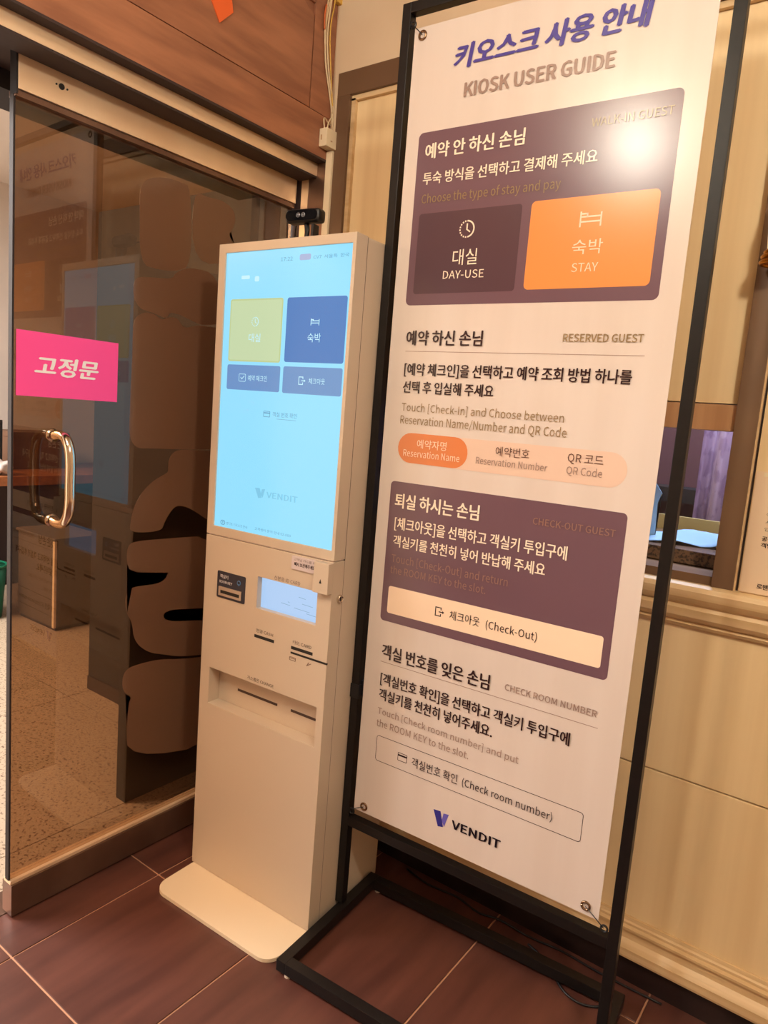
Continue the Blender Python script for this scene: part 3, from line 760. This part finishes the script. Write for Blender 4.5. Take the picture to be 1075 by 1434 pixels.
for nm in sorted({r[5] for r in BT}):
    rows = [(r[0], *r[1:5], r[6], r[7]) for r in BT if r[5] == nm]
    text_obj('lettering', ink(nm), ban, rows, BY - 0.0016)
for (x, z) in ((0.043, 2.1385), (0.0517, 0.3165), (0.6261, 0.3205), (0.634, 2.1385)):
    flat('grommet', M_GROM, ban, lambda bm: torus(bm, (x, BY - 0.001, z), 0.0085, 0.0026))
for (a, b) in (((0.043, 2.1385), (0.012, 2.164)), ((0.0517, 0.3165), (0.012, 0.291)), ((0.6261, 0.3205), (0.668, 0.291)), ((0.634, 2.1385), (0.668, 2.165))):
    flat('tie_cord', M_BLKPL, ban, lambda bm: tube(bm, spline([(a[0], BY - 0.003, a[1]), ((a[0] + b[0]) / 2, BY - 0.006, (a[1] + b[1]) / 2 + 0.003), (b[0], BY - 0.003, b[1])]), 0.0011, 6))

# ================================================================== GLASS DOOR
DXf = 0.0; DXb = -0.045
DY0, DY1 = -0.983, -0.135
door = empty('door_1', (-0.022, (DY0 + DY1) / 2, 0)); struct(door, 'bronze tinted glass door with steel rails')
def dp(name, lo, hi, m, bevel=0.0):
    o = box(name, lo, hi, m, None, bevel); o.parent = door; o.location = o.location - door.location
    return o
dp('glass_pane', (-0.028, DY0 + 0.002, 0.085), (-0.016, DY1, 1.93), M_GLASS, 0.0005)
dp('bottom_rail', (DXb, DY0, 0.006), (DXf, DY1, 0.088), M_STEEL, 0.0015)
dp('rail_ledge', (-0.038, DY0, 0.088), (-0.006, DY1, 0.097), M_BRASS, 0.001)
top = dp('top_rail', (-0.030, DY0 + 0.003, 1.926), (DXf - 0.001, DY1, 2.006), M_BRASS, 0.0015)
dp('pane_edge', (-0.030, DY0 - 0.001, 0.097), (-0.014, DY0 + 0.0035, 1.916), mat('pane_edge_dark', (34, 22, 22), 0.7))
dp('rail_end_cap', (-0.028, DY0 - 0.001, 1.916), (-0.002, DY0 + 0.003, 2.03), M_NIGHT)
dp('rail_bead', (-0.035, DY0, 1.912), (-0.006, DY1, 1.925), M_STEEL, 0.0008)
for (y, z, r) in ((-0.886, 1.9655, 0.0065), (-0.898, 1.9665, 0.002), (-0.873, 1.9645, 0.002)):
    bm = bmesh.new(); cyl(bm, (-0.001, y, z), r, 0.0018, 'X', 18)
    o = link('lock_hole', bm, M_SLOT, top); o.location = -top.location - door.location
hb = bmesh.new()
tube(hb, spline([(-0.016, -0.887, 1.196), (0.012, -0.887, 1.200), (0.040, -0.887, 1.195), (0.058, -0.887, 1.172), (0.064, -0.887, 1.14), (0.064, -0.887, 1.095), (0.064, -0.887, 1.05),
                 (0.058, -0.887, 1.018), (0.040, -0.887, 0.995), (0.012, -0.887, 0.990), (-0.016, -0.887, 0.994)], 5), 0.0115, 16)
cyl(hb, (-0.017, -0.887, 1.197), 0.016, 0.006, 'X', 20); cyl(hb, (-0.017, -0.887, 0.993), 0.016, 0.006, 'X', 20)
o = link('pull_handle', hb, M_CHROME, door, True); o.location = -door.location
# pink sign on the door
sgn = empty('door_sign', (-0.0145, -0.8475, 1.285)); tag(sgn, 'bright pink rectangular sign with white lettering on the glass door', 'sign')
bm = bmesh.new(); add_box(bm, (-0.0008, -0.1265, 0), (0.0008, 0.1265, 0.146)); link('card', bm, M_PINK, sgn)
bm = bmesh.new()
text_to(bm, '고정문', -0.0850, 0.0760, 0.050, 0.0935, 0.03, 0.18, place=lambda a, b: Vector((0.0014, a, b)))
me = bpy.data.meshes.new('lettering'); bm.to_mesh(me); bm.free(); me.materials.append(M_WHITE)
o = bpy.data.objects.new('lettering', me); COL.objects.link(o); o.parent = sgn
# film shapes on the far face of the glass
DECALS = [
[(-0.671, 1.782), (-0.671, 1.816), (-0.659, 1.839), (-0.632, 1.855), (-0.59, 1.866), (-0.549, 1.866), (-0.517, 1.866), (-0.505, 1.664), (-0.557, 1.639), (-0.613, 1.633), (-0.666, 1.636)],
[(-0.512, 1.857), (-0.461, 1.855), (-0.412, 1.861), (-0.372, 1.851), (-0.357, 1.824), (-0.368, 1.793), (-0.383, 1.774), (-0.352, 1.752), (-0.35, 1.707), (-0.502, 1.667)],
[(-0.507, 1.662), (-0.413, 1.66), (-0.379, 1.533), (-0.455, 1.512), (-0.5, 1.521), (-0.536, 1.53), (-0.571, 1.532), (-0.579, 1.512), (-0.615, 1.521), (-0.641, 1.523), (-0.662, 1.528), (-0.678, 1.545), (-0.683, 1.571), (-0.679, 1.594), (-0.665, 1.606), (-0.565, 1.617), (-0.557, 1.637)],
[(-0.679, 1.474), (-0.676, 1.498), (-0.662, 1.512), (-0.641, 1.521), (-0.615, 1.518), (-0.592, 1.507), (-0.575, 1.519), (-0.545, 1.521), (-0.528, 1.501), (-0.513, 1.498), (-0.48, 1.512), (-0.43, 1.513), (-0.378, 1.517), (-0.357, 1.169), (-0.462, 1.166), (-0.536, 1.167), (-0.628, 1.168), (-0.654, 1.168), (-0.672, 1.181), (-0.681, 1.203), (-0.682, 1.224), (-0.681, 1.274), (-0.681, 1.329), (-0.679, 1.402)],
[(-0.558, 1.124), (-0.552, 1.149), (-0.529, 1.165), (-0.487, 1.166), (-0.356, 1.16), (-0.341, 0.92), (-0.42, 0.963), (-0.458, 0.987), (-0.494, 1.004), (-0.526, 1.008), (-0.545, 0.99), (-0.563, 0.963), (-0.571, 0.938), (-0.67, 0.942), (-0.671, 0.968), (-0.662, 1.01), (-0.641, 1.047), (-0.607, 1.079), (-0.571, 1.096), (-0.555, 1.104)],
[(-0.676, 0.855), (-0.679, 0.885), (-0.674, 0.91), (-0.656, 0.918), (-0.573, 0.917), (-0.369, 0.909), (-0.355, 0.679), (-0.459, 0.697), (-0.554, 0.708), (-0.553, 0.676), (-0.457, 0.658), (-0.354, 0.651), (-0.347, 0.535), (-0.483, 0.553), (-0.554, 0.578), (-0.595, 0.592), (-0.631, 0.619), (-0.65, 0.65), (-0.655, 0.692), (-0.672, 0.719), (-0.679, 0.747), (-0.678, 0.772), (-0.663, 0.79), (-0.637, 0.792), (-0.563, 0.789), (-0.54, 0.817), (-0.557, 0.819), (-0.649, 0.832), (-0.667, 0.84)],
[(-0.681, 0.518), (-0.679, 0.545), (-0.669, 0.562), (-0.64, 0.568), (-0.563, 0.566), (-0.483, 0.546), (-0.346, 0.527), (-0.329, 0.225), (-0.654, 0.295), (-0.666, 0.406), (-0.663, 0.457), (-0.648, 0.476), (-0.671, 0.491)]]
def chaikin(p, n=2):
    for _ in range(n):
        q = []
        for i in range(len(p)):
            a, b = p[i], p[(i + 1) % len(p)]
            q += [(a[0] * .75 + b[0] * .25, a[1] * .75 + b[1] * .25), (a[0] * .25 + b[0] * .75, a[1] * .25 + b[1] * .75)]
        p = q
    return p
fl = empty('film_lettering', (-0.0156, -0.55, 0.9)); tag(fl, 'large rounded brown film shapes stuck down the glass door', 'decal')
for d in DECALS:
    bm = bmesh.new(); prism(bm, chaikin(d), -0.0160, -0.0156, 'YZX')
    o = link('film_shape', bm, M_DECAL, fl); o.location = -fl.location

# ================================================================== OUTER HALL
pt = empty('dark_partition', (-0.6, -0.06, 0)); tag(pt, 'tall dark partition panel standing behind the glass door', 'partition')
o = box('board', (-1.16, -0.08, 0.0), (-0.16, -0.03, 2.03), M_NIGHT, pt); o.location = o.location - pt.location
o = box('skirting', (-1.155, -0.088, 0.0), (-0.16, -0.0805, 0.06), M_DARK, pt); o.location = o.location - pt.location
bx = empty('side_panel', (-0.27, -0.33, 0)); tag(bx, 'low dark upright panel just behind the glass door', 'panel')
o = box('board', (-0.30, -0.50, 0.0), (-0.25, -0.15, 0.95), M_NIGHT, bx, 0.002); o.location = o.location - bx.location
o = box('top_cap', (-0.31, -0.51, 0.95), (-0.24, -0.14, 0.965), M_DARK, bx, 0.002); o.location = o.location - bx.location
cbn = empty('low_cabinet', (-2.15, 0.32, 0)); tag(cbn, 'low grey metal cabinet on the granite floor seen through the glass', 'cabinet')
def cp(name, lo, hi, m, bevel=0.0):
    o = box(name, lo, hi, m, cbn, bevel); o.location = o.location - cbn.location
    return o
cp('body', (-2.35, 0.20, 0.02), (-1.955, 0.46, 0.50), M_CAB, 0.004)
cp('top', (-2.36, 0.19, 0.50), (-1.945, 0.47, 0.515), M_CAB, 0.003)
cp('corner_strip', (-1.968, 0.192, 0.02), (-1.948, 0.205, 0.50), M_CREAMP, 0.002)
cp('plinth', (-2.34, 0.21, 0.0), (-1.965, 0.45, 0.02), M_DARK)
dk = empty('desk', (-2.85, 0.55, 0)); tag(dk, 'orange wood desk against the far side of the outer hall', 'desk')
def kp2(name, lo, hi, m, bevel=0.0):
    o = box(name, lo, hi, m, dk, bevel); o.location = o.location - dk.location
    return o
kp2('desktop', (-3.2, -0.25, 0.73), (-2.5, 1.3, 0.785), M_DESK, 0.004)
kp2('modesty_panel', (-2.62, -0.20, 0.12), (-2.60, 1.25, 0.73), M_DARK)
for (x, y) in ((-2.60, -0.22), (-3.14, -0.22), (-2.60, 1.22), (-3.14, 1.22)): kp2('leg', (x, y, 0.0), (x + 0.05, y + 0.05, 0.73), M_DARK)
bn = empty('waste_bin', (-2.43, 0.045, 0)); tag(bn, 'small green plastic waste bin below the desk', 'bin')
bm = bmesh.new(); cyl(bm, (0, 0, 0.0), 0.095, 0.30, 'Z', 24, 0.118); link('bucket', bm, M_GREEN, bn, True)
bm = bmesh.new(); torus(bm, (0, 0, 0.30), 0.118, 0.007, 'Z'); link('rim', bm, M_GREEN, bn, True)
mn = empty('monitor', (-2.80, 0.125, 0.785)); tag(mn, 'black computer monitor at the near end of the desk', 'monitor')
o = box('screen_panel', (-0.02, -0.26, 0.02), (0.02, 0.19, 0.31), M_BLKPL, mn, 0.004)
o = box('foot', (-0.08, -0.12, 0.0), (0.08, 0.08, 0.012), M_BLKPL, mn, 0.003)
o = box('neck', (0.02, -0.05, 0.012), (0.04, 0.01, 0.12), M_BLKPL, mn, 0.003)
kb = empty('storage_carton', (-2.98, 0.62, 0.785)); tag(kb, 'brown cardboard carton standing on the desk', 'box')
box('body', (-0.12, -0.20, 0.0), (0.12, 0.16, 0.20), M_CARDB, kb, 0.002)
box('lid', (-0.125, -0.205, 0.20), (0.125, 0.165, 0.235), M_CARDB, kb, 0.002)
# crumpled white bag on the desk
bm = bmesh.new(); bmesh.ops.create_icosphere(bm, subdivisions=3, radius=0.065)
for v in bm.verts:
    k_ = 1 + 0.28 * math.sin(v.co.x * 60 + 2 * v.co.y * 40) * math.cos(v.co.z * 55)
    v.co = v.co * k_; v.co.z = max(v.co.z * 0.7, -0.045) + 0.045
o = link('plastic_bag', bm, mat('white_bag', (206, 196, 190), 0.5), None, True, loc=(-2.595, 0.215, 0.785)); tag(o, 'crumpled white plastic bag on the desk beside the monitor', 'bag')

# ================================================================== OFFICE WINDOW
ct = empty('service_counter', (0.95, 0.05, 0)); tag(ct, 'speckled stone counter inside the service window', 'counter')
o = box('worktop', (0.66, WY + 0.101, 1.014), (1.62, 0.36, 1.047), M_COUNT, ct, 0.002); o.location = o.location - ct.location
o = box('front_board', (0.66, 0.0, 0.0), (1.62, 0.02, 1.014), M_BROWN, ct); o.location = o.location - ct.location
def curtain(name, x0, x1, y, z0, z1, amp, folds, m):
    bm = bmesh.new(); n = folds * 10; prev = None
    for i in range(n + 1):
        t = i / n; x = x0 + (x1 - x0) * t
        yy = y + amp * math.sin(t * folds * 2 * math.pi) + amp * 0.3 * math.sin(t * folds * 4.7)
        a = bm.verts.new((x, yy, z0)); b = bm.verts.new((x + 0.01 * math.sin(t * 9), yy, z1)); c_ = bm.verts.new((x, yy + 0.004, z0)); d_ = bm.verts.new((x + 0.01 * math.sin(t * 9), yy + 0.004, z1))
        if prev:
            bm.faces.new((prev[0], a, b, prev[1])); bm.faces.new((a, prev[0], prev[2], c_)); bm.faces.new((prev[1], b, d_, prev[3])); bm.faces.new((c_, prev[2], prev[3], d_))
        prev = (a, b, c_, d_)
    return link(name, bm, m, None, True)
cu = curtain('curtain', 1.095, 1.78, 0.62, 0.02, 2.1, 0.040, 9, M_PURPLE); tag(cu, 'mauve patterned curtain hanging in folds behind the service window', 'curtain')
sh = box('wall_shelf', (0.3, 1.10, 1.060), (1.30, 1.25, 1.115), M_SLOT); tag(sh, 'black shelf board along the maroon office wall', 'shelf')
yb = box('yellow_folder', (0.86, 0.325, 1.047), (1.24, 0.335, 1.088), M_YELLOW); tag(yb, 'pale yellow card folder standing at the back of the counter', 'folder')
def sheet(name, loc, w_, d_, rz, m, label, lift=0.012, tilt=0.0):
    bm = bmesh.new(); n = 8
    g = [[bm.verts.new((w_ * (i / n - .5), d_ * (j / n - .5), lift * (math.sin(i * 0.9 + j * 0.5) * .5 + .5) * (i / n) + 0.002)) for j in range(n + 1)] for i in range(n + 1)]
    for i in range(n):
        for j in range(n): bm.faces.new((g[i][j], g[i + 1][j], g[i + 1][j + 1], g[i][j + 1]))
    r = bmesh.ops.extrude_face_region(bm, geom=list(bm.faces))
    for v in [x for x in r['geom'] if isinstance(x, bmesh.types.BMVert)]: v.co.z += 0.0012
    o = link(name, bm, m, None, True, loc=loc, rot=(0, tilt, rz)); tag(o, label, 'paper')
    return o
sheet('paper_sheet', (1.19, 0.14, 1.047), 0.20, 0.20, 0.3, M_PAPERB, 'loose pale blue sheet lying in the middle of the counter', 0.03)
sheet('paper_sheet', (1.38, 0.05, 1.047), 0.14, 0.18, -0.2, M_PAPERB, 'pale blue sheet at the right end of the counter', 0.03)
sheet('paper_sheet', (1.00, 0.06, 1.047), 0.14, 0.2, 0.1, M_PAPERB, 'pale blue sheet at the left of the counter beside the upright slip', 0.02)
bm = bmesh.new()
prism(bm, [(-0.016, 0), (0.022, 0), (0.018, 0.09), (0.026, 0.115), (0.004, 0.145), (-0.002, 0.11), (-0.014, 0.06)], 0, 0.0025, 'XZY')
o = link('paper_slip', bm, M_PAPERB, None, loc=(1.095, 0.12, 1.047)); tag(o, 'narrow pale blue slip standing upright on the counter', 'paper')

# notice on the right panel
nt_ = empty('wall_notice', (1.55, WY, 0.994)); tag(nt_, 'cream paper notice with small print on the panel right of the window', 'notice')
bm = bmesh.new(); add_box(bm, (-0.185, -0.003, 0.0), (0.14, -0.0005, 0.258)); link('paper', bm, M_NOTICE, nt_)
text_obj('lettering', ink('grey_ink'), nt_, [('로비 안내', -0.154, -0.10, 0.183, 0.191, 0, 0), ('이용', -0.154, -0.132, 0.166, 0.174, 0, 0), ('시간', -0.154, -0.132, 0.150, 0.158, 0, 0), ('입니다.', -0.154, -0.12, 0.135, 0.143, 0, 0)], -0.0036)
text_obj('lettering', ink('dark_ink'), nt_, [('공유', -0.156, -0.134, 0.114, 0.124, 0.02, 0), ('객방', -0.156, -0.134, 0.100, 0.110, 0.02, 0), ('로맨스', -0.152, -0.120, 0.012, 0.023, 0.02, 0)], -0.0036)
flat('tape_strip', M_CREAMP, nt_, lambda bm: add_box(bm, (-0.17, -0.004, 0.248), (-0.12, -0.003, 0.256)))

# wall sconce at the right edge
sc_ = empty('wall_sconce', (1.356, WY - 0.006, 1.665)); tag(sc_, 'small white wall sconce with gold rings on the brown window post', 'lamp')
bm = bmesh.new()
for (z, r) in ((0.0, 0.034), (0.011, 0.032), (0.020, 0.028)): torus(bm, (0, -0.036, z), r, 0.0042, 'Z', 24, 8)
cyl(bm, (0, -0.036, 0.0), 0.03, 0.024, 'Z', 24); add_box(bm, (-0.008, -0.036, 0.004), (0.008, 0.0, 0.018))
link('gold_base', bm, M_GOLD, sc_, True)
bm = bmesh.new(); cyl(bm, (0, -0.036, 0.024), 0.026, 0.05, 'Z', 24, 0.030); cyl(bm, (0, -0.036, 0.074), 0.030, 0.05, 'Z', 24, 0.022)
link('white_shade', bm, mat('opal_shade', (250, 232, 204), 0.3, emit=(255, 226, 180), es=0.55), sc_, True)

# ================================================================== CABLES AND SMALL THINGS
jb = empty('junction_box', (0.107, -0.145, 2.065)); tag(jb, 'small cream plastic junction box in the corner by the wood panel', 'junction box')
box('case', (0.001, -0.022, 0.0), (0.030, 0.024, 0.050), M_CREAMP, jb, 0.002)
flat('indicator_mark', mat('mark_tan', (180, 140, 96), 0.5), jb, lambda bm: (add_box(bm, (0.008, -0.0225, 0.018), (0.012, -0.0215, 0.032)), add_box(bm, (0.0298, -0.004, 0.016), (0.0306, 0.004, 0.019))))
dc = rp('cable_duct', (0.108, WY - 0.012, 0.10), (0.131, WY, 2.062), M_CREAMP, 0.001)
wires = empty('cable_bundle', (0.12, -0.16, 2.12)); tag(wires, 'loose bundle of thin cream and yellow cables hanging in the corner', 'cable')
def wire(name, pts, r, m, parent):
    bm = bmesh.new(); tube(bm, spline(pts), r, 6)
    o = link(name, bm, m, parent, True); o.location = -parent.location
    return o
X0 = 0.113
wire('wire', [(X0, -0.150, 2.57), (X0, -0.152, 2.50), (X0, -0.172, 2.40), (X0, -0.166, 2.30), (X0, -0.140, 2.22), (X0 + .004, -0.128, 2.17)], 0.0024, M_CABLE, wires)
wire('wire', [(X0 + .004, -0.145, 2.57), (X0 + .004, -0.160, 2.46), (X0 + .004, -0.168, 2.36), (X0 + .004, -0.150, 2.26), (X0 + .004, -0.126, 2.19), (X0 + .006, -0.127, 2.10)], 0.0024, M_CABLE, wires)
wire('wire', [(X0, -0.140, 2.57), (X0, -0.165, 2.48), (X0, -0.176, 2.38), (X0, -0.160, 2.28), (X0, -0.132, 2.20), (X0, -0.127, 2.14), (X0 + .004, -0.160, 2.145), (X0 + .006, -0.158, 2.112)], 0.0022, M_CABLE, wires)
wire('wire', [(X0 + .002, -0.126, 2.16), (X0 + .004, -0.140, 2.140), (X0 + .008, -0.147, 2.128), (X0 + .008, -0.150, 2.113)], 0.0022, M_CABLE, wires)
wire('wire', [(X0 + .006, -0.150, 2.62), (X0 + .006, -0.146, 2.48), (X0 + .006, -0.160, 2.38), (X0 + .006, -0.146, 2.27), (X0 + .004, -0.128, 2.19)], 0.0020, M_CABLEY, wires)
wire('wire', [(X0 + .002, -0.178, 2.44), (X0 + .002, -0.182, 2.41), (X0 + .002, -0.180, 2.375)], 0.0026, M_CABLEO, wires)
flat('tape_wrap', M_CABLEY, wires, lambda bm: add_box(bm, (-0.012, 0.020, 0.345), (0.002, 0.044, 0.372), 0.003))
# orange ribbon stuck on the panel
bm = bmesh.new()
prism(bm, [(-0.585, 2.330), (-0.592, 2.285), (-0.549, 2.224), (-0.508, 2.266), (-0.523, 2.33)], 0.1082, 0.1105, 'YZX')
for v in bm.verts: v.co -= Vector((0.108, -0.55, 2.224))
o = link('ribbon', bm, M_ORANGE, None, loc=(0.108, -0.55, 2.224)); tag(o, 'bright orange ribbon end stuck on the wood panel over the door', 'ribbon')
# floor cables
def floor_cable(pts, r, label):
    p0 = Vector(pts[0]); bm = bmesh.new(); tube(bm, spline([Vector(p) - p0 for p in pts]), r, 8)
    o = link('power_cable', bm, M_BLKPL, None, True, loc=p0); tag(o, label, 'cable')
floor_cable([(0.62, -0.15, 0.0032), (0.70, -0.165, 0.0032), (0.793, -0.156, 0.0032), (0.866, -0.170, 0.0032), (0.925, -0.156, 0.0032), (1.009, -0.160, 0.0032), (1.098, -0.150, 0.0032), (1.20, -0.155, 0.0032), (1.34, -0.150, 0.0032)], 0.003, 'thin black cable running along the foot of the right wall')
floor_cable([(1.02, -0.185, 0.0032), (1.06, -0.20, 0.0032), (1.085, -0.212, 0.0032), (1.109, -0.233, 0.0032), (1.14, -0.263, 0.0032), (1.171, -0.276, 0.0032), (1.204, -0.273, 0.0032), (1.235, -0.248, 0.0032), (1.25, -0.20, 0.0032)], 0.003, 'black cable looping over the rear bar of the stand')

# ================================================================== LAMPS
def downlight(x, y, power, label, r=0.10):
    t = empty('ceiling_downlight', (x, y, 2.53)); tag(t, label, 'lamp', 'round downlights on the lobby ceiling')
    flat('housing', M_CREAMP, t, lambda bm: torus(bm, (0, 0, 0.03), r + 0.012, 0.016, 'Z', 32, 8))
    flat('diffuser', mat('lamp_diffuser', (255, 240, 214), 0.4, emit=(255, 214, 150), es=6), t, lambda bm: cyl(bm, (0, 0, 0.02), r, 0.03, 'Z', 32))
    d = bpy.data.lights.new('lamp_light', 'POINT'); d.shadow_soft_size = 0.085; d.energy = power; d.color = WARM
    o = bpy.data.objects.new('lamp_light', d); COL.objects.link(o); o.parent = t; o.location = (0, 0, -0.09)
downlight(2.15, -1.55, 58, 'unseen round ceiling downlight added right of the camera to brighten the wall')  # added lamp out of view, lights the wall right of the banner
downlight(0.72, -2.00, 41, 'round ceiling downlight left of the camera above the banner side')
